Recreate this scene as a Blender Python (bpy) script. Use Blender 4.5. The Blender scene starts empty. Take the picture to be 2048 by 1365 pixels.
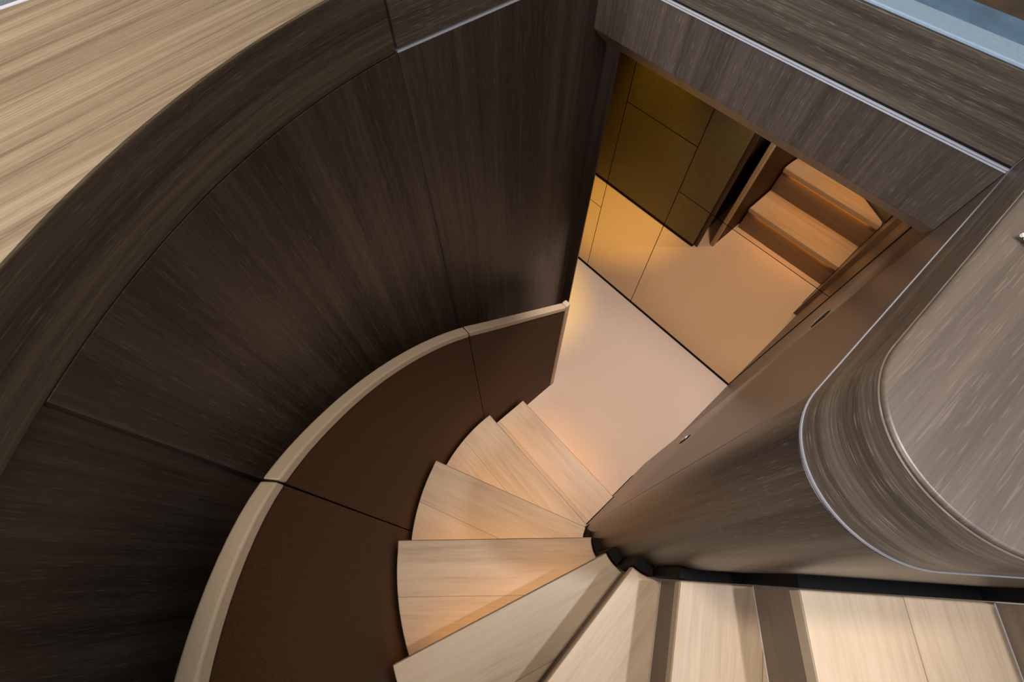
import bpy, bmesh, math, random
from mathutils import Vector, Matrix

random.seed(7)
C = bpy.context.scene.collection
PI = math.pi
rad = math.radians

# ------------------------------------------------------------------ camera
cam_d = bpy.data.cameras.new('camera')
cam = bpy.data.objects.new('camera', cam_d)
C.objects.link(cam)
right = Vector((0.661845, 0.749634, -0.003046))
down = Vector((0.667899, -0.591518, -0.451683))
fwd = Vector((-0.340399, 0.296910, -0.892173))
m = Matrix.Identity(4)
for i in range(3):
    m[i][0] = right[i]; m[i][1] = -down[i]; m[i][2] = -fwd[i]
m[0][3], m[1][3], m[2][3] = 0.0, 0.0, 2.44
cam.matrix_world = m
cam_d.sensor_width = 36.0
cam_d.lens = 15.842
cam_d.clip_start = 0.02
bpy.context.scene.camera = cam

# ------------------------------------------------------------------ light
sc = bpy.context.scene
sc.view_settings.view_transform = 'Standard'
sc.view_settings.look = 'None'
sc.view_settings.gamma = 1.0
sc.view_settings.use_curve_mapping = False
sc.view_settings.exposure = 0.0

world = bpy.data.worlds.new('world')
sc.world = world
world.use_nodes = True
bg = world.node_tree.nodes['Background']
bg.inputs['Color'].default_value = (1.0, 0.94, 0.87, 1)
bg.inputs['Strength'].default_value = 0.27


def area(name, loc, target, size, power, col, size_y=None):
    d = bpy.data.lights.new(name, 'AREA')
    d.energy = power; d.color = col; d.size = size
    if size_y:
        d.shape = 'RECTANGLE'; d.size_y = size_y
    o = bpy.data.objects.new(name, d); C.objects.link(o)
    o.location = loc
    o.rotation_euler = (Vector(target) - Vector(loc)).to_track_quat('-Z', 'Y').to_euler()
    return o


def spot(name, loc, target, power, col, ang=60, r=0.03, blend=0.5):
    d = bpy.data.lights.new(name, 'SPOT')
    d.energy = power; d.color = col; d.spot_size = rad(ang); d.spot_blend = blend
    d.shadow_soft_size = r
    o = bpy.data.objects.new(name, d); C.objects.link(o)
    o.location = loc
    o.rotation_euler = (Vector(target) - Vector(loc)).to_track_quat('-Z', 'Y').to_euler()
    return o


WARM = (1.0, 0.80, 0.58)
spot('stair_downlight', (0.43, 0.50, 3.25), (0.36, 0.06, 1.2), 66, (0.97, 0.97, 1.0), 52, 0.03, 0.5)
spot('upper_downlight', (-0.95, -0.75, 3.3), (-0.9, -0.3, 2.0), 39, (1.0, 0.83, 0.60), 90, 0.05, 0.8)
area('hatch_daylight', (1.5, 0.15, 3.6), (0.1, 0.2, 1.4), 1.5, 16, (0.82, 0.91, 1.0))
area('cool_fill', (-0.9, -1.5, 3.1), (0.1, 0.6, 1.8), 1.3, 46, (0.88, 0.93, 1.0))  # added soft fill for header and risers, no known window there
spot('well_downlight', (-0.02, 0.25, 3.4), (-0.16, 0.26, 0.0), 76, (1.0, 0.86, 0.71), 44, 0.05, 0.35)
spot('hall_ceiling_light', (-0.26, 1.18, 1.88), (-0.20, 1.08, 0.0), 74, (1.0, 0.87, 0.80), 88, 0.06, 0.6)
spot('hall_amber_downlight', (-1.25, 1.06, 1.88), (-1.20, 1.03, 0.0), 125, (1.0, 0.64, 0.05), 36, 0.04, 0.8)

# ------------------------------------------------------------------ materials
def new_mat(name):
    mt = bpy.data.materials.new(name); mt.use_nodes = True
    nt = mt.node_tree
    return mt, nt, nt.nodes['Principled BSDF']


def N(nt, t, **kw):
    n = nt.nodes.new(t)
    for k, v in kw.items():
        setattr(n, k, v)
    return n


def mth(nt, op, a, b=None, c=None):
    n = nt.nodes.new('ShaderNodeMath'); n.operation = op
    for i, v in enumerate((a, b, c)):
        if v is None:
            continue
        if isinstance(v, (int, float)):
            n.inputs[i].default_value = v
        else:
            nt.links.new(v, n.inputs[i])
    return n.outputs[0]


def wood(name, dark, mid, light, fleck, along='V', rough=0.42, fleck_amt=0.5, fine=620.0,
         band=22.0, spec=0.5, joint=None, contrast=1.0, bump=0.25, length=1.0):
    """brushed wood, grain along the U or V direction of the surface (metres)"""
    mt, nt, bs = new_mat(name)
    uv = N(nt, 'ShaderNodeTexCoord').outputs['UV']
    sep = N(nt, 'ShaderNodeSeparateXYZ'); nt.links.new(uv, sep.inputs[0])
    u, v = sep.outputs[0], sep.outputs[1]
    al, ac = (v, u) if along == 'V' else (u, v)
    rnd = N(nt, 'ShaderNodeObjectInfo').outputs['Random']
    w = mth(nt, 'MULTIPLY', rnd, 37.0)
    if joint is not None:                       # planks: step the noise at every joint
        pl = mth(nt, 'FLOOR', mth(nt, 'DIVIDE', v, joint))
        w = mth(nt, 'ADD', w, mth(nt, 'MULTIPLY', pl, 5.37))

    def noise(sa, sl, det=2.0, dist=0.0):
        cb = N(nt, 'ShaderNodeCombineXYZ')
        nt.links.new(mth(nt, 'MULTIPLY', ac, sa), cb.inputs[0])
        nt.links.new(mth(nt, 'MULTIPLY', al, sl), cb.inputs[1])
        n = N(nt, 'ShaderNodeTexNoise', noise_dimensions='4D')
        n.inputs['Scale'].default_value = 1.0
        n.inputs['Detail'].default_value = det
        n.inputs['Distortion'].default_value = dist
        nt.links.new(cb.outputs[0], n.inputs['Vector']); nt.links.new(w, n.inputs['W'])
        return n.outputs[0]
    f1 = noise(band, 0.7 * length, 3.0, 0.25)
    f2 = noise(band * 6, 2.5 * length, 2.0, 0.0)
    f3 = noise(fine, 9.0 * length, 1.0)
    f4 = noise(fine * 0.9, 36.0 * length, 0.0)
    s = mth(nt, 'ADD', mth(nt, 'MULTIPLY', f1, 0.5), mth(nt, 'MULTIPLY', f2, 0.3))
    s = mth(nt, 'ADD', s, mth(nt, 'MULTIPLY', f3, 0.2))
    s = mth(nt, 'ADD', mth(nt, 'MULTIPLY', mth(nt, 'SUBTRACT', s, 0.5), contrast), 0.5)
    cr = N(nt, 'ShaderNodeValToRGB')
    e = cr.color_ramp.elements
    e[0].position = 0.34; e[0].color = (*dark, 1)
    e[1].position = 0.68; e[1].color = (*light, 1)
    x = cr.color_ramp.elements.new(0.5); x.color = (*mid, 1)
    nt.links.new(s, cr.inputs[0])
    mr = N(nt, 'ShaderNodeMapRange')
    mr.inputs['From Min'].default_value = 0.64; mr.inputs['From Max'].default_value = 0.74
    mr.inputs['To Max'].default_value = fleck_amt
    nt.links.new(f4, mr.inputs[0])
    mx = N(nt, 'ShaderNodeMix', data_type='RGBA')
    nt.links.new(mr.outputs[0], mx.inputs[0])
    nt.links.new(cr.outputs[0], mx.inputs[6]); mx.inputs[7].default_value = (*fleck, 1)
    out = mx.outputs[2]
    if joint is not None:
        fr = mth(nt, 'FRACT', mth(nt, 'DIVIDE', v, joint))
        ln = mth(nt, 'LESS_THAN', mth(nt, 'MULTIPLY', fr, joint), 0.0016)
        mj = N(nt, 'ShaderNodeMix', data_type='RGBA')
        nt.links.new(mth(nt, 'MULTIPLY', ln, 0.75), mj.inputs[0])
        nt.links.new(out, mj.inputs[6]); mj.inputs[7].default_value = (dark[0]*.35, dark[1]*.35, dark[2]*.35, 1)
        out = mj.outputs[2]
    nt.links.new(out, bs.inputs['Base Color'])
    bs.inputs['Roughness'].default_value = rough
    bs.inputs['Specular IOR Level'].default_value = spec
    bp = N(nt, 'ShaderNodeBump'); bp.inputs['Strength'].default_value = bump
    bp.inputs['Distance'].default_value = 0.0006
    nt.links.new(f3, bp.inputs['Height']); nt.links.new(bp.outputs[0], bs.inputs['Normal'])
    return mt


def plain(name, col, rough=0.5, metal=0.0, spec=0.5, noise_scale=None, noise_amt=0.15, bump=0.0):
    mt, nt, bs = new_mat(name)
    bs.inputs['Base Color'].default_value = (*col, 1)
    bs.inputs['Roughness'].default_value = rough
    bs.inputs['Metallic'].default_value = metal
    bs.inputs['Specular IOR Level'].default_value = spec
    if noise_scale:
        tc = N(nt, 'ShaderNodeTexCoord').outputs['Object']
        n = N(nt, 'ShaderNodeTexNoise'); n.inputs['Scale'].default_value = noise_scale
        n.inputs['Detail'].default_value = 3.0
        nt.links.new(tc, n.inputs['Vector'])
        cr = N(nt, 'ShaderNodeValToRGB')
        cr.color_ramp.elements[0].position = 0.3; cr.color_ramp.elements[1].position = 0.7
        cr.color_ramp.elements[0].color = (*[c * (1 - noise_amt) for c in col], 1)
        cr.color_ramp.elements[1].color = (*[min(1, c * (1 + noise_amt)) for c in col], 1)
        nt.links.new(n.outputs[0], cr.inputs[0]); nt.links.new(cr.outputs[0], bs.inputs['Base Color'])
        if bump:
            bp = N(nt, 'ShaderNodeBump'); bp.inputs['Strength'].default_value = bump
            bp.inputs['Distance'].default_value = 0.001
            nt.links.new(n.outputs[0], bp.inputs['Height']); nt.links.new(bp.outputs[0], bs.inputs['Normal'])
    return mt


DARK = dict(dark=(0.031, 0.020, 0.014), mid=(0.054, 0.036, 0.026), light=(0.089, 0.061, 0.044),
            fleck=(0.19, 0.145, 0.105))
M_WALL = wood('dark_wood_upright', **DARK, along='V', rough=0.40, fleck_amt=0.28, contrast=1.25, fine=800)
M_BAND = wood('dark_wood_band', dark=(0.042, 0.028, 0.018), mid=(0.075, 0.051, 0.034), light=(0.125, 0.086, 0.056),
              fleck=(0.26, 0.20, 0.14), along='U', rough=0.42, fleck_amt=0.25, contrast=1.6, band=30, fine=800)
M_HEAD = wood('brown_wood_upright', dark=(0.056, 0.039, 0.029), mid=(0.095, 0.069, 0.054), light=(0.15, 0.113, 0.09),
              fleck=(0.32, 0.26, 0.21), along='V', rough=0.40, fleck_amt=0.35, contrast=1.2, fine=900, band=30)
M_HBAND = wood('brown_wood_band', dark=(0.062, 0.044, 0.032), mid=(0.105, 0.078, 0.058), light=(0.19, 0.145, 0.105),
               fleck=(0.36, 0.30, 0.24), along='U', rough=0.42, fleck_amt=0.40, contrast=1.5, band=40, fine=900)
M_CAP = wood('brown_wood_top', dark=(0.042, 0.030, 0.022), mid=(0.062, 0.046, 0.036), light=(0.090, 0.069, 0.054),
             fleck=(0.20, 0.16, 0.125), along='U', rough=0.38, fleck_amt=0.16, contrast=1.15, band=16, fine=800, bump=0.06)
M_LEDGE = wood('light_oak', dark=(0.17, 0.108, 0.058), mid=(0.285, 0.20, 0.118), light=(0.40, 0.295, 0.185),
               fleck=(0.52, 0.42, 0.30), along='U', rough=0.45, fleck_amt=0.25, contrast=1.45, band=45, fine=1000)
M_CORE = wood('dark_brown_wood_upright', dark=(0.024, 0.016, 0.011), mid=(0.045, 0.031, 0.023), light=(0.078, 0.057, 0.043),
              fleck=(0.24, 0.19, 0.15), along='V', rough=0.34, fleck_amt=0.25, contrast=1.3, fine=900)
M_SIDE = plain('brown_leather_wall', (0.135, 0.095, 0.072), 0.36, noise_scale=300, noise_amt=0.08)
M_GLINT = plain('grey_glint', (0.30, 0.30, 0.34), 0.3)  # grey colour stands in for the highlight on the band's lower edge
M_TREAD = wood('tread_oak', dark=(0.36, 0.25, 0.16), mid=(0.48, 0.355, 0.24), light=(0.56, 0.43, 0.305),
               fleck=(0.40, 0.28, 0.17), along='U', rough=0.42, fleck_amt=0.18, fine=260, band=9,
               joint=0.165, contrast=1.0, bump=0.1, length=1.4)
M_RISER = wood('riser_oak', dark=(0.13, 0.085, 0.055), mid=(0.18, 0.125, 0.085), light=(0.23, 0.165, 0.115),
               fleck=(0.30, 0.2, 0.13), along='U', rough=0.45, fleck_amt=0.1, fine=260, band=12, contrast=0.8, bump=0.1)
M_LEATHER = plain('beige_leather', (0.42, 0.325, 0.23), 0.55, noise_scale=700, noise_amt=0.10, bump=0.15)
M_PANEL = plain('brown_leather_panel', (0.046, 0.0205, 0.007), 0.6, spec=0.12, noise_scale=320, noise_amt=0.35, bump=0.1)
M_CARPET = plain('beige_carpet', (0.62, 0.50, 0.42), 0.95, spec=0.1, noise_scale=260, noise_amt=0.09, bump=0.7)
M_BLACK = plain('black_trim', (0.003, 0.003, 0.003), 0.6, spec=0.12)
M_SHEEN = plain('painted_sheen_strip', (0.66, 0.66, 0.72), 0.35)  # non-metal, pale colour holds the chrome's sky reflection
M_STEEL = plain('polished_steel', (0.8, 0.78, 0.74), 0.12, metal=1.0)
M_GAP = plain('dark_gap', (0.004, 0.003, 0.003), 0.9)
M_HALL = plain('taupe_wall_panel', (0.155, 0.142, 0.085), 0.6, noise_scale=60, noise_amt=0.12)
M_CEIL = plain('ceiling_paint', (0.55, 0.50, 0.45), 0.8)
M_SKY = plain('pale_sky_sheen', (0.42, 0.54, 0.66), 0.35, noise_scale=150, noise_amt=0.06)  # sky reflection on the glossy ledge top, put into the base colour
M_SKY2 = plain('deep_sky_sheen', (0.12, 0.22, 0.33), 0.35, noise_scale=25, noise_amt=0.2)  # deeper part of the same painted sky reflection
M_GREY = plain('blue_grey_carpet', (0.13, 0.155, 0.175), 0.95, noise_scale=350, noise_amt=0.35, bump=0.5)
M_SALOON = plain('brown_saloon_floor', (0.10, 0.055, 0.02), 0.5, noise_scale=20, noise_amt=0.4)
M_CREAM = plain('cream_fibre', (0.80, 0.70, 0.52), 0.7, noise_scale=200, noise_amt=0.1)
M_MIRROR, _nt, _b = new_mat('bronze_mirror')
_b.inputs['Base Color'].default_value = (0.70, 0.55, 0.36, 1)
_b.inputs['Metallic'].default_value = 1.0
_b.inputs['Roughness'].default_value = 0.015
M_LED, _nt, _b = new_mat('amber_led')
_b.inputs['Base Color'].default_value = (0.8, 0.6, 0.3, 1)
_b.inputs['Emission Color'].default_value = (1.0, 0.50, 0.10, 1)
_b.inputs['Emission Strength'].default_value = 20.0


# ------------------------------------------------------------------ object helpers
def link(o, parent=None):
    C.objects.link(o)
    if parent is not None:
        o.parent = parent
    return o


def tag(o, label=None, cat=None, group=None, kind=None):
    if label: o['label'] = label
    if cat: o['category'] = cat
    if group: o['group'] = group
    if kind: o['kind'] = kind
    return o


def empty(name, loc=(0, 0, 0), **kw):
    o = bpy.data.objects.new(name, None)
    o.empty_display_size = 0.05
    o.location = loc
    C.objects.link(o)
    bpy.context.view_layer.update()
    return tag(o, **kw)


class MB:
    """mesh builder in world metres, with uv per corner"""
    def __init__(self):
        self.v = []; self.f = []; self.uv = []

    def vert(self, p):
        self.v.append(Vector(p)); return len(self.v) - 1

    def face(self, idx, uvs):
        self.f.append(idx); self.uv.append(uvs)

    def build(self, name, mat, parent=None, bevel=0.0, smooth=True, seg=2, ang=40):
        me = bpy.data.meshes.new(name)
        org = parent.matrix_world.translation if parent is not None else Vector((0, 0, 0))
        if parent is None:
            mn = Vector((min(p[i] for p in self.v) for i in range(3)))
            mxx = Vector((max(p[i] for p in self.v) for i in range(3)))
            org = Vector(((mn.x + mxx.x) / 2, (mn.y + mxx.y) / 2, mn.z))
        me.from_pydata([tuple(p - org) for p in self.v], [], self.f)
        uvl = me.uv_layers.new(name='UVMap')
        k = 0
        for uvs in self.uv:
            for t in uvs:
                uvl.data[k].uv = t; k += 1
        me.materials.append(mat)
        bm = bmesh.new(); bm.from_mesh(me)
        bmesh.ops.remove_doubles(bm, verts=bm.verts, dist=1e-6)
        bmesh.ops.recalc_face_normals(bm, faces=bm.faces)
        bm.to_mesh(me); bm.free()
        if smooth:
            for p in me.polygons: p.use_smooth = True
            me.set_sharp_from_angle(angle=rad(ang))
        o = bpy.data.objects.new(name, me)
        if parent is None:
            o.location = org
        link(o, parent)
        if bevel:
            b = o.modifiers.new('bevel', 'BEVEL'); b.width = bevel; b.segments = seg
            b.limit_method = 'ANGLE'; b.angle_limit = rad(ang); b.harden_normals = False
        return o


def offset_path(path, d):
    """offset a 2-D polyline to its left by d"""
    out = []
    n = len(path)
    for i, p in enumerate(path):
        a = Vector(path[max(0, i - 1)]); b = Vector(path[min(n - 1, i + 1)]); c = Vector(p)
        t1 = (c - a).normalized() if i > 0 else (b - c).normalized()
        t2 = (b - c).normalized() if i < n - 1 else t1
        nrm = Vector((-(t1 + t2).y, (t1 + t2).x)).normalized()
        k = max(0.3, nrm.dot(Vector((-t1.y, t1.x))))
        out.append(c + nrm * (d / k))
    return out


def wall(mb, path, d, z0, z1, u0=0.0):
    """solid wall: visible face on the path, thickness d to its left; z0 / z1 may be functions of u"""
    if not callable(z0): z0 = (lambda c: (lambda u: c))(z0)
    if not callable(z1): z1 = (lambda c: (lambda u: c))(z1)
    off = offset_path(path, d)
    us = [u0]
    for i in range(1, len(path)):
        us.append(us[-1] + (Vector(path[i]) - Vector(path[i - 1])).length)
    base = len(mb.v)
    for (p, q, u) in zip(path, off, us):
        a, b = z0(u - u0), z1(u - u0)
        for (xy, z) in ((p, a), (p, b), (q, b), (q, a)):
            mb.vert((xy[0], xy[1], z))
    for i in range(len(path) - 1):
        A = base + 4 * i; B = A + 4
        ua, ub = us[i], us[i + 1]
        za0, za1, zb0, zb1 = z0(ua - u0), z1(ua - u0), z0(ub - u0), z1(ub - u0)
        mb.face((A, B, B + 1, A + 1), ((ua, za0), (ub, zb0), (ub, zb1), (ua, za1)))
        mb.face((A + 1, B + 1, B + 2, A + 2), ((ua, za1), (ub, zb1), (ub, zb1 + abs(d)), (ua, za1 + abs(d))))
        mb.face((A + 2, B + 2, B + 3, A + 3), ((ua, za1), (ub, zb1), (ub, zb0), (ua, za0)))
        mb.face((A + 3, B + 3, B, A), ((ua, za0), (ub, zb0), (ub, zb0 - abs(d)), (ua, za0 - abs(d))))
    for i in (0, len(path) - 1):
        A = base + 4 * i; u = us[i]; a, b = z0(u - u0), z1(u - u0)
        mb.face((A, A + 1, A + 2, A + 3), ((u, a), (u, b), (u + abs(d), b), (u + abs(d), a)))
    return us[-1]


def slab(mb, poly, z0, z1, origin=None, udir=(1, 0)):
    """prism over a 2-D polygon; uv on the top: u along udir, v across it"""
    o = Vector(origin if origin is not None else poly[0]); ud = Vector(udir).normalized(); vd = Vector((-ud.y, ud.x))
    def uv(p):
        r = Vector((p[0], p[1])) - o
        return (r.dot(ud), r.dot(vd))
    n = len(poly); base = len(mb.v)
    for p in poly: mb.vert((p[0], p[1], z0))
    for p in poly: mb.vert((p[0], p[1], z1))
    mb.face(tuple(base + n + i for i in range(n)), tuple(uv(p) for p in poly))
    mb.face(tuple(base + n - 1 - i for i in range(n)), tuple(uv(p) for p in reversed(poly)))
    for i in range(n):
        j = (i + 1) % n
        a, b = uv(poly[i]), uv(poly[j])
        h = z1 - z0
        if abs(b[0] - a[0]) >= abs(b[1] - a[1]):
            mb.face((base + i, base + j, base + n + j, base + n + i),
                    ((a[0], a[1] - h), (b[0], b[1] - h), b, a))
        else:
            mb.face((base + i, base + j, base + n + j, base + n + i),
                    ((a[0] - h, a[1]), (b[0] - h, b[1]), b, a))


def box(mb, x0, x1, y0, y1, z0, z1):
    slab(mb, [(x0, y0), (x1, y0), (x1, y1), (x0, y1)], z0, z1)


def arc(c, r, a0, a1, n):
    return [(c[0] + r * math.cos(rad(a0 + (a1 - a0) * i / n)), c[1] + r * math.sin(rad(a0 + (a1 - a0) * i / n)))
            for i in range(n + 1)]


# ------------------------------------------------------------------ key plan dimensions (metres)
Z_FLOOR = 0.0
Z_BAND = 1.989                 # underside of the band that runs around the well
Z_TOP = 2.101                  # top of the parapet
OC, OR = (0.332, 0.4222), 1.0388          # outer curved wall
TC, TR = (0.180, 0.314), 0.738          # outer ends of the treads
BC, BR = (0.180, 0.314), 0.745          # balustrade
KC, KR = (0.1841, 0.3525), 0.0977          # rounded end of the inner wall
RISE = 0.20
Y_MIRROR = 1.557
D45 = Vector((1, 1)).normalized()
LEDGE_DIR = (-0.127, 0.992)
CAP_DIR = (0.04, 1.0)
TX, TY = 0.106, 0.541

# ------------------------------------------------------------------ setting: floor, hall, ceiling
mb = MB(); slab(mb, [(-1.9, -0.95), (1.6, -0.95), (1.6, 1.60), (-1.9, 1.60)], -0.05, 0.0)
tag(mb.build('floor', M_CARPET), kind='structure')

# outer curved wall, three panels of dark wood
A_SEAM = 221.6
wl = empty('wall_left', (-0.75, 0.0, 0.0), kind='structure')
p_str = [(-0.674, 0.891), (-0.7076, 0.3674)]
mb = MB(); wall(mb, p_str, -0.03, 0.0, Z_BAND - 0.004); s_len = 0.56
mb.build('wall_panel', M_WALL, wl, bevel=0.0022)
p_cur = arc(OC, OR, 183.25, A_SEAM - 0.1, 26)
mb = MB(); wall(mb, p_cur, -0.03, 0.0, Z_BAND - 0.003, u0=s_len); mb.build('wall_panel', M_WALL, wl, bevel=0.0012)
p_low = arc(OC, OR + 0.030, A_SEAM - 1.0, 292, 40)
mb = MB(); wall(mb, p_low, -0.03, 0.0, Z_BAND - 0.004, u0=1.5); mb.build('wall_panel', M_WALL, wl, bevel=0.0012)
# band above it
t1 = empty('trim_1', (-0.75, 0.0, Z_BAND), kind='structure')
mb = MB(); wall(mb, [(-0.6747, 0.891), (-0.704, 0.3655)], -0.10, Z_BAND + 0.003, Z_TOP)
mb.build('band', M_HBAND, t1, bevel=0.002)
mb = MB(); wall(mb, arc(OC, OR - 0.002, 183.35, 292, 70), -0.06, Z_BAND, Z_TOP - 0.003, u0=0.7)
mb.build('band', M_BAND, t1, bevel=0.0015)

pth = [(-0.6735, 0.891), (-0.7062, 0.3665)]
mb = MB(); wall(mb, pth, -0.02, Z_BAND - 0.004, Z_BAND - 0.0005); mb.build('glint_strip', M_SHEEN, t1)  # pale strip paints the highlight on the straight panel's top edge
# oak ledge on top of the curved wall
edge = arc(OC, OR - 0.0025, 183.35, 292, 70)
mb = MB(); slab(mb, list(edge) + [(0.9, -1.6), (-0.9635, -1.6), (-0.9635, 0.361)], Z_TOP - 0.003, Z_TOP,
                origin=(-1, 0), udir=LEDGE_DIR)
tag(mb.build('oak_ledge', M_LEDGE), 'broad light oak ledge along the top of the curved dark wall', 'ledge')
mb = MB(); slab(mb, [(-2.4, -1.6), (-0.9635, -1.6), (-0.9635, 1.2), (-2.4, 1.2)], 1.96, 2.00)
tag(mb.build('floor_upper_left', M_GREY), kind='structure')
mb = MB(); box(mb, -0.972, -0.9637, -1.6, 0.893, 2.0, Z_TOP + 0.001)
tag(mb.build('trim_5', M_SHEEN, bevel=0.001), kind='structure')
mb = MB(); slab(mb, [(-0.9635, 0.3615), (-0.745, 0.3675), (-0.715, 0.890), (-0.9635, 0.893)], Z_TOP - 0.02, Z_TOP - 0.0006, udir=(0, 1))
tag(mb.build('trim_2', M_HBAND, bevel=0.002), kind='structure')

# balustrade: leather covered rail wall that stands off the outer wall
RZ = [(179.4, 1.209), (198.3, 1.385), (215.1, 1.552), (224.0, 1.648), (230.0, 1.693), (237.5, 1.738), (243.7, 1.775),
      (262, 1.86), (285, 1.93)]


def rail_z(a):
    for (a0, z0), (a1, z1) in zip(RZ, RZ[1:]):
        if a <= a1:
            t = (a - a0) / (a1 - a0)
            return z0 + (z1 - z0) * t
    return RZ[-1][1]


def rail_s(a):                     # smoothed
    return sum(rail_z(a + d) for d in (-5, -2.5, 0, 2.5, 5)) / 5


def straight_z(y):
    return 1.209 - (y - 0.321) * 0.777


bal = empty('stair_balustrade', (-0.56, 0.3, 0.0), label='curved brown stair balustrade with a pale beige leather handrail on top',
            cat='balustrade')
B_SEAM = 224.2
Y_END = 0.784


def bal_piece(a0, a1, n):
    return [(p, (lambda a: a)(a0 + (a1 - a0) * i / n)) for i, p in enumerate(arc(BC, BR, a0, a1, n))]


def rail_wall(path, zs, d, lo, hi, uv0=0.0):
    mb = MB(); us = [0.0]
    for i in range(1, len(path)):
        us.append(us[-1] + (Vector(path[i]) - Vector(path[i - 1])).length)

    def f(fn):
        def g(u):
            for i in range(len(us) - 1):
                if u <= us[i + 1] + 1e-9:
                    t = (u - us[i]) / (us[i + 1] - us[i]); return fn(zs[i] + (zs[i + 1] - zs[i]) * t)
            return fn(zs[-1])
        return g
    wall(mb, path, d, f(lo), f(hi), u0=uv0)
    return mb


pieces = []
pa = [(-0.565, Y_END - i * (Y_END - 0.3215) / 6) for i in range(7)]
pieces.append((pa, [straight_z(p[1]) for p in pa]))
pb = arc(BC, BR, 179.6, B_SEAM - 0.12, 26)
pieces.append((pb, [rail_s(179.6 + (B_SEAM - .12 - 179.6) * i / 26) for i in range(27)]))
pc = arc(BC, BR, B_SEAM + 0.12, 290, 30)
pieces.append((pc, [rail_s(B_SEAM + .12 + (290 - B_SEAM - .12) * i / 30) for i in range(31)]))
pieces[0][1][-1] = pieces[1][1][0]
u0 = 0
for k, (path, zs) in enumerate(pieces):
    pp = offset_path(path, -0.004)
    rail_wall([tuple(p) for p in pp], zs, -0.020, lambda z: 0.0, lambda z: z - 0.002, u0).build('panel', M_PANEL, bal, bevel=0.001)
    rail_wall(path, zs, -0.029, lambda z: z, lambda z: z + 0.029, u0).build('handrail', M_LEATHER, bal, bevel=0.004, seg=3)
    u0 += 1
mb = MB(); slab(mb, [(-0.594, Y_END), (-0.565, Y_END), (-0.565, Y_END + 0.027), (-0.594, Y_END + 0.027)], 0.0, straight_z(Y_END) + 0.029)
mb.build('end_trim', M_LEATHER, bal, bevel=0.006, seg=3)

# ------------------------------------------------------------------ inner wall with rounded end
core = [(0.0865, 0.857), (0.0865, 0.356)]
core_curve = arc(KC, KR, 180, 315, 36)
end45 = Vector(core_curve[-1])
core_curve = core_curve + [tuple(end45 + D45 * 0.3 * i) for i in range(1, 6)]
wr = empty('wall_right', (0.2, 0.4, 0.0), kind='structure')
mb = MB(); wall(mb, core, 0.03, 0.0, Z_BAND - 0.006); mb.build('wall_panel', M_SIDE, wr, bevel=0.0015)
mb = MB(); wall(mb, core_curve, 0.03, 0.0, Z_BAND - 0.006, u0=1.0); mb.build('wall_panel', M_CORE, wr, bevel=0.0015)
t3 = empty('trim_3', (0.2, 0.4, Z_BAND), kind='structure')
full = [(0.0865, 0.857)] + core_curve
mb = MB(); wall(mb, full, 0.06, Z_BAND, Z_TOP - 0.004); mb.build('band', M_HBAND, t3, bevel=0.001)
glint_path = offset_path(full, -0.0012)
mb = MB(); wall(mb, [tuple(p) for p in glint_path], 0.02, Z_BAND - 0.0022, Z_BAND + 0.0008); mb.build('glint_strip', M_GLINT, t3)  # thin strip paints the highlight under the band
capo = [tuple(p) for p in offset_path(full, 0.001)]
mb = MB(); slab(mb, capo + [(1.25, 1.70), (0.6, 1.70), (0.6, 0.857)], Z_TOP - 0.03, Z_TOP, origin=(0.1, 0.4), udir=CAP_DIR)
tag(mb.build('ledge_top', M_CAP, bevel=0.003, seg=3, ang=60), 'rounded brown wooden ledge topping the inner stair wall, at right', 'ledge')

# hall wall beside the core, beyond the doorway
mb = MB(); wall(mb, [(0.110, 1.60), (0.110, 0.857)], 0.03, 0.0, 1.93); tag(mb.build('wall_hall_right', M_WALL), kind='structure')

# ------------------------------------------------------------------ doorway header
hd = empty('door_1', (-0.3, 0.856, 1.84), kind='structure')
mb = MB()
HL, HRt = Vector((-0.681, 0.836)), Vector((0.086, 0.8575))
zl, zr = 1.8665, 1.852
prof = [(0.0, 0.0), (0.0, None), (0.03, None), (0.075, -0.055), (0.060, -0.072)]
u1 = (HRt - HL).length
dirn = (HRt - HL).normalized(); nb = Vector((-dirn.y, dirn.x))
ZB = 1.975
rows = []
for (pt, zb, u) in ((HL, zl, 0.0), (HRt, zr, u1)):
    rows.append(([pt + nb * 0.0, pt + nb * 0.0, pt + nb * 0.07, pt + nb * 0.07, pt + nb * 0.051],
                 [zb, ZB, ZB, zb - 0.050, zb - 0.050], u))
for (pts, zs, u) in rows:
    for p, z in zip(pts, zs): mb.vert((p.x, p.y, z))
nP = 5
for i in range(nP):
    j = (i + 1) % nP
    a = rows[0]; b = rows[1]
    w0 = a[1][i] if i in (0, 1) else a[1][i] - 0.3 * i
    mb.face((i, j, nP + j, nP + i), ((a[2], a[1][i]), (a[2], a[1][j]), (b[2], b[1][j]), (b[2], b[1][i])))
mb.face(tuple(range(nP)), tuple((0.01 * i, 0.0) for i in range(nP)))
mb.face(tuple(range(nP, 2 * nP)), tuple((0.01 * i, 0.0) for i in range(nP)))
mb.build('header', M_HEAD, hd, bevel=0.0012)
# jamb return at the end of the left wall
mb = MB(); slab(mb, [(-0.693, 0.888), (-0.634, 0.888), (-0.634, 0.8935), (-0.693, 0.8935)], 0.0, 1.8215)
mb.build('jamb', M_WALL, hd, bevel=0.001)
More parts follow.
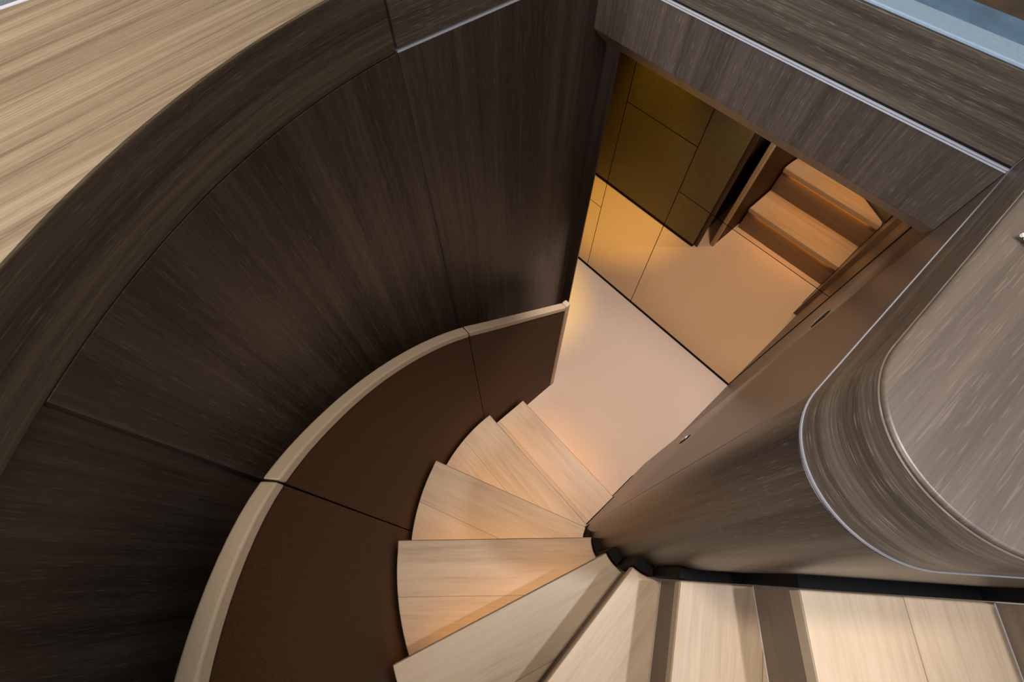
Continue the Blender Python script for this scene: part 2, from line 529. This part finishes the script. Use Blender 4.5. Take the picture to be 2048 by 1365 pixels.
# chrome trim lines, sky reflection painted as pale colour, and upper band over the header
t4 = empty('trim_4', (-0.3, 0.856, 1.975), kind='structure')
hp = [HL + Vector((0.002, 0)), HRt]
pth = [tuple(HRt + nb * -0.003), tuple(HL + nb * -0.003)]
mb = MB(); wall(mb, pth, -0.03, ZB, ZB + 0.0022); mb.build('glint_strip', M_SHEEN, t4)
mb = MB(); wall(mb, pth, -0.03, ZB + 0.0040, ZB + 0.0060); mb.build('glint_strip', M_SHEEN, t4)
pth = [tuple(HRt), tuple(HL)]
mb = MB(); wall(mb, pth, -0.05, ZB + 0.001, ZB + 0.0085); mb.build('gap', M_GAP, t4)
mb = MB(); wall(mb, pth, -0.06, ZB + 0.0085, 2.0847); mb.build('band', M_HBAND, t4, bevel=0.0015)

# ledge behind the header band, sky reflection painted blue, brown saloon floor beyond
bl = empty('sky_sheen_ledge', (-0.3, 0.96, 2.05), label='ledge behind the doorway header with its sky reflection painted blue, top right corner', cat='ledge')
mb = MB(); slab(mb, [(-0.93, 0.8395), (0.085, 0.8565), (0.085, 0.900), (-0.93, 0.8835)], 2.085, 2.090); mb.build('front_board', M_SKY, bl, bevel=0.0015)
mb = MB(); slab(mb, [(-0.93, 0.8855), (0.085, 0.902), (0.085, 0.9626), (-0.93, 0.944)], 2.083, 2.089); mb.build('back_board', M_SKY2, bl, bevel=0.001)
mb = MB(); slab(mb, [(-1.6, 0.981), (0.6, 1.000), (0.6, 2.6), (-1.6, 2.6)], 1.99, 2.04)
tag(mb.build('floor_saloon', M_SALOON), kind='structure')

# ceiling of the hall under the deck
mb = MB(); slab(mb, [(-1.9, 0.932), (0.145, 0.932), (0.145, 1.60), (-1.9, 1.60)], 1.90, 1.94)
tag(mb.build('ceiling', M_CEIL), kind='structure')

# hall side of the stair wall (seen in the mirror), with a near-black plinth below it
hw = empty('wall_hall', (-1.3, 0.93, 0.0), kind='structure')
mb = MB(); box(mb, -1.9, -0.662, 0.909, 0.9225, 0.03, 1.90); mb.build('wall_panel', M_HALL, hw, bevel=0.001)
mb = MB(); box(mb, -1.9, -0.716, 0.83, 0.868, 0.0, 1.90); mb.build('backing', M_GAP, hw)
mb = MB(); box(mb, -1.88, -0.66, 0.872, 0.914, 0.0, 0.030); mb.build('plinth', M_GAP, hw)
mb = MB(); wall(mb, [(-1.88, 0.95), (-1.88, 1.6)], -0.02, 0, 1.9); tag(mb.build('wall_hall_end', M_HALL), kind='structure')

# ------------------------------------------------------------------ bronze mirror wall
mb = MB(); box(mb, -1.9, 0.16, Y_MIRROR + 0.006, Y_MIRROR + 0.03, 0.0, 1.93)
tag(mb.build('wall_back', M_GAP), kind='structure')
mb = MB(); box(mb, -1.9, 0.109, Y_MIRROR - 0.004, Y_MIRROR + 0.006, 0.0, 0.011)
tag(mb.build('baseboard_back', M_BLACK), kind='structure')
g = 0.0018
V1, V2 = -1.022, -0.642
cells = [(-1.88, V1, 0.012, 0.536, 'bronze mirror panel left of the narrow joint, below the short joint near the wall edge'),
         (-1.88, V1, 0.536, 1.90, 'bronze mirror panel left of the narrow joint, above the short joint near the wall edge'),
         (V1, V2, 0.012, 1.175, 'tall bronze mirror panel between the two upright joints, reflecting golden floor'),
         (V1, V2, 1.175, 1.90, 'bronze mirror panel between the two upright joints, just under the header'),
         (V2, 0.108, 0.012, 0.940, 'wide lower bronze mirror panel reflecting the pale carpet'),
         (V2, 0.108, 0.940, 1.90, 'wide upper bronze mirror panel reflecting the wooden steps')]
for (x0, x1, z0, z1, lab) in cells:
    mb = MB(); box(mb, x0 + g, x1 - g, Y_MIRROR, Y_MIRROR + 0.006, z0 + g, z1 - g)
    tag(mb.build('mirror_panel', M_MIRROR, smooth=False), lab, 'mirror', 'bronze mirror panels of the hall wall')

# ------------------------------------------------------------------ stairs
st = empty('winding_staircase', (-0.2, 0.0, 0.0), label='winding staircase of pale oak treads curving down to the carpet', cat='staircase')
P2 = lambda x, y: Vector((x, y))
nos = {1: (P2(0.0845, 0.5575), P2(-0.5555, 0.5585)), 2: (P2(0.0830, 0.3420), P2(-0.5565, 0.3440)),
       3: (P2(0.0735, 0.298), P2(-0.501, 0.0250)), 4: (P2(0.1020, 0.259), P2(-0.319, -0.2320)),
       5: (P2(0.1460, 0.229), P2(-0.042, -0.3880)), 6: (P2(0.1900, 0.223), P2(0.2442, -0.4210)),
       7: (P2(0.2400, 0.240), P2(0.6200, -0.3440)), 8: (P2(0.3300, 0.329), P2(0.8250, -0.1600)),
       9: (P2(0.5350, 0.534), P2(1.0300, 0.0450))}
TH = 0.032


def ang_out(p): return math.degrees(math.atan2(p.y - TC[1], p.x - TC[0])) % 360
IC, IR = P2(0.181, 0.333), 0.1105


def ang_in(p): return math.degrees(math.atan2(p.y - IC.y, p.x - IC.x)) % 360


for k in range(1, 9):
    i0, o0 = nos[k]; i1, o1 = nos[k + 1]
    # rear edge: the next nosing line pushed back a little
    d1 = (o1 - i1).normalized()
    n0 = Vector((-(o0 - i0).y, (o0 - i0).x)).normalized()   # towards the rear
    n1 = Vector((-(o1 - i1).y, (o1 - i1).x)).normalized()
    back = 0.045
    ri, ro = i1 + n1 * back, o1 + n1 * back
    poly = [i0, o0]
    # outer edge
    if k == 1:
        poly += [ro]
    elif k <= 5:
        a0, a1 = ang_out(o0), ang_out(ro)
        if k == 2: a0 = max(a0, 178.0)
        poly += [P2(*q) for q in arc(TC, TR, a0, a1, 12)[1:]]
    else:
        poly += [ro]
    # inner edge back to the start
    if k >= 3 and k <= 6:
        b0, b1 = ang_in(i0), ang_in(i1)
        pts = [P2(*q) for q in arc(IC, IR, b0, b1, 6)]
        if k == 6:
            pts[-1] = i1
        rr = ri if k < 3 else i1 + n1 * 0.0
        poly += [i1 + n1 * back * (0.35 if k < 5 else 0.8)]
        poly += [pts[q] for q in range(len(pts) - 1, 0, -1)]
    elif k == 2:
        poly += [P2(0.0735, 0.300)]
    else:
        poly += [ri]
    ud = (o0 - i0).normalized()
    mb = MB(); slab(mb, [tuple(p) for p in poly], RISE * k - TH, RISE * k, origin=tuple(i0 - n0 * 0.0), udir=tuple(ud))
    mb.build('tread', M_TREAD, st, bevel=0.003, seg=2, ang=50)
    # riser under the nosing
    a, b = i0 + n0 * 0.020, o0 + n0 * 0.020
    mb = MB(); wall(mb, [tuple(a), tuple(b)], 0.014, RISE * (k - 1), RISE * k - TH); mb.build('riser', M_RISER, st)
i0, o0 = nos[9]; n0 = Vector((-(o0 - i0).y, (o0 - i0).x)).normalized()
mb = MB(); slab(mb, [tuple(i0), tuple(o0), tuple(o0 + n0 * 0.9), tuple(i0 + n0 * 0.9)], 1.8 - TH, 1.8, udir=tuple((o0 - i0).normalized()))
mb.build('tread', M_TREAD, st, bevel=0.003)
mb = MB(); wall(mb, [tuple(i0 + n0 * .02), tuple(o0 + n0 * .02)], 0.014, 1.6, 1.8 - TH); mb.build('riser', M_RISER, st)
# pale joint strip along the foot of the upper risers
for k in (7, 8, 9):
    i0, o0 = nos[k]; n0 = Vector((-(o0 - i0).y, (o0 - i0).x)).normalized()
    a, b = i0 + n0 * 0.0190, o0 + n0 * 0.0190
    mb = MB(); wall(mb, [tuple(a), tuple(b)], 0.0035, RISE * (k - 1), RISE * (k - 1) + 0.0009); mb.build('joint_strip', M_SHEEN, st)
# amber LED strips tucked under the nosings of the lower steps
for k in (1, 2, 3, 4, 5):
    i0, o0 = nos[k]; n0 = Vector((-(o0 - i0).y, (o0 - i0).x)).normalized(); d = (o0 - i0).normalized()
    a, b = i0 + n0 * 0.008 + d * 0.05, o0 + n0 * 0.008 - d * 0.05
    mb = MB(); wall(mb, [tuple(a), tuple(b)], 0.009, RISE * k - TH - 0.004, RISE * k - TH - 0.0005); mb.build('led_strip', M_LED, st)

# black stepped skirting between the treads and the inner wall
bs = empty('baseboard_right', (0.2, 0.3, 0.0), kind='structure')
wall_off = lambda pts: [tuple(p) for p in pts]
for k, (y0, y1) in {1: (0.345, 0.560), 2: (0.300, 0.350)}.items():
    mb = MB(); box(mb, 0.0845, 0.0863, y0, y1, RISE * (k - 1), RISE * k + 0.004); mb.build('skirting', M_BLACK, bs)
mb = MB(); box(mb, 0.0840, 0.0863, 0.575, 0.750, 0.0, 0.045); mb.build('skirting', M_BLACK, bs)


def inner_pt(a, g=0.004):                 # a = angle on the rounded end
    return (IC.x + (IR - g) * math.cos(rad(a)), IC.y + (IR - g) * math.sin(rad(a)))


spans = {3: (200, 226), 4: (224, 252), 5: (249, 277), 6: (274, 303)}
for k, (a0, a1) in spans.items():
    path = [inner_pt(a0 + (a1 - a0) * i / 8) for i in range(9)]
    mb = MB(); wall(mb, path, 0.030, RISE * (k - 1), RISE * k + 0.002); mb.build('skirting', M_BLACK, bs, bevel=0.0015)
ip = lambda t: tuple(P2(0.2580, 0.2600) + D45 * t)
path = [inner_pt(301), inner_pt(308), ip(0.0), ip(0.02), ip(0.125)]
mb = MB(); wall(mb, path, 0.022, 1.2, 1.402); mb.build('skirting', M_BLACK, bs, bevel=0.0015)
mb = MB(); wall(mb, [ip(0.10), ip(0.415)], 0.022, 1.4, 1.602); mb.build('skirting', M_BLACK, bs, bevel=0.0015)
mb = MB(); wall(mb, [ip(0.39), ip(1.2)], 0.022, 1.6, 1.802); mb.build('skirting', M_BLACK, bs, bevel=0.0015)

# ------------------------------------------------------------------ door latch on the inner wall
lt = empty('door_latch', (0.0865, 0.656, 1.00), label='small steel door latch set into the brown wall panel above the carpet', cat='latch')
mb = MB(); box(mb, 0.0838, 0.0868, 0.649, 0.663, 0.972, 1.048); mb.build('plate', M_BLACK, lt, bevel=0.0005)
mb = MB(); box(mb, 0.0805, 0.0855, 0.649, 0.662, 1.012, 1.032); mb.build('strike', M_STEEL, lt, bevel=0.0008)
mb = MB(); box(mb, 0.0800, 0.0855, 0.650, 0.660, 0.994, 1.006); mb.build('bolt', M_STEEL, lt, bevel=0.0008)
lt = empty('door_catch', (0.110, 1.14, 1.25), label='dark recessed door catch with a bright steel edge beside the mirror', cat='catch')
mb = MB(); box(mb, 0.1075, 0.1102, 1.125, 1.155, 1.22, 1.29); mb.build('recess', M_BLACK, lt, bevel=0.0005)
mb = MB(); box(mb, 0.1045, 0.1080, 1.150, 1.158, 1.215, 1.292); mb.build('edge_plate', M_STEEL, lt, bevel=0.0008)

# cream tassel lying on the ledge
ts = empty('tassel', (TX, TY, Z_TOP), label='cream frayed tassel lying on the brown ledge at the right edge', cat='tassel')
base = Vector((TX, TY, Z_TOP + 0.006))
bx = Vector((0.66, 0.75, 0)); by = Vector((0.67, -0.59, 0)).normalized()
for i in range(6):
    mb = MB()
    start = base + bx * (0.0018 * i) + by * (0.0037 * i)
    end = start + bx * 0.03 + by * (0.001 * i - 0.002) + Vector((0, 0, 0.004))
    n, mseg = 6, 8
    rings = []
    for s in range(n + 1):
        t = s / n
        c = start.lerp(end, t) + Vector((0, 0, 0.003 * math.sin(t * PI)))
        r = 0.0033 * (0.55 + 0.45 * math.sin(min(1, t * 2.2) * PI / 2))
        d = (end - start).normalized(); sd = d.cross(Vector((0, 0, 1))).normalized(); up = sd.cross(d)
        rings.append([mb.vert(c + (sd * math.cos(2 * PI * q / mseg) + up * math.sin(2 * PI * q / mseg)) * r) for q in range(mseg)])
    for s in range(n):
        for q in range(mseg):
            q2 = (q + 1) % mseg
            mb.face((rings[s][q], rings[s][q2], rings[s + 1][q2], rings[s + 1][q]), ((0, 0), (1, 0), (1, 1), (0, 1)))
    mb.face(tuple(rings[0]), tuple((0, 0) for _ in rings[0])); mb.face(tuple(rings[-1]), tuple((0, 0) for _ in rings[-1]))
    mb.build('strand', M_CREAM, ts)
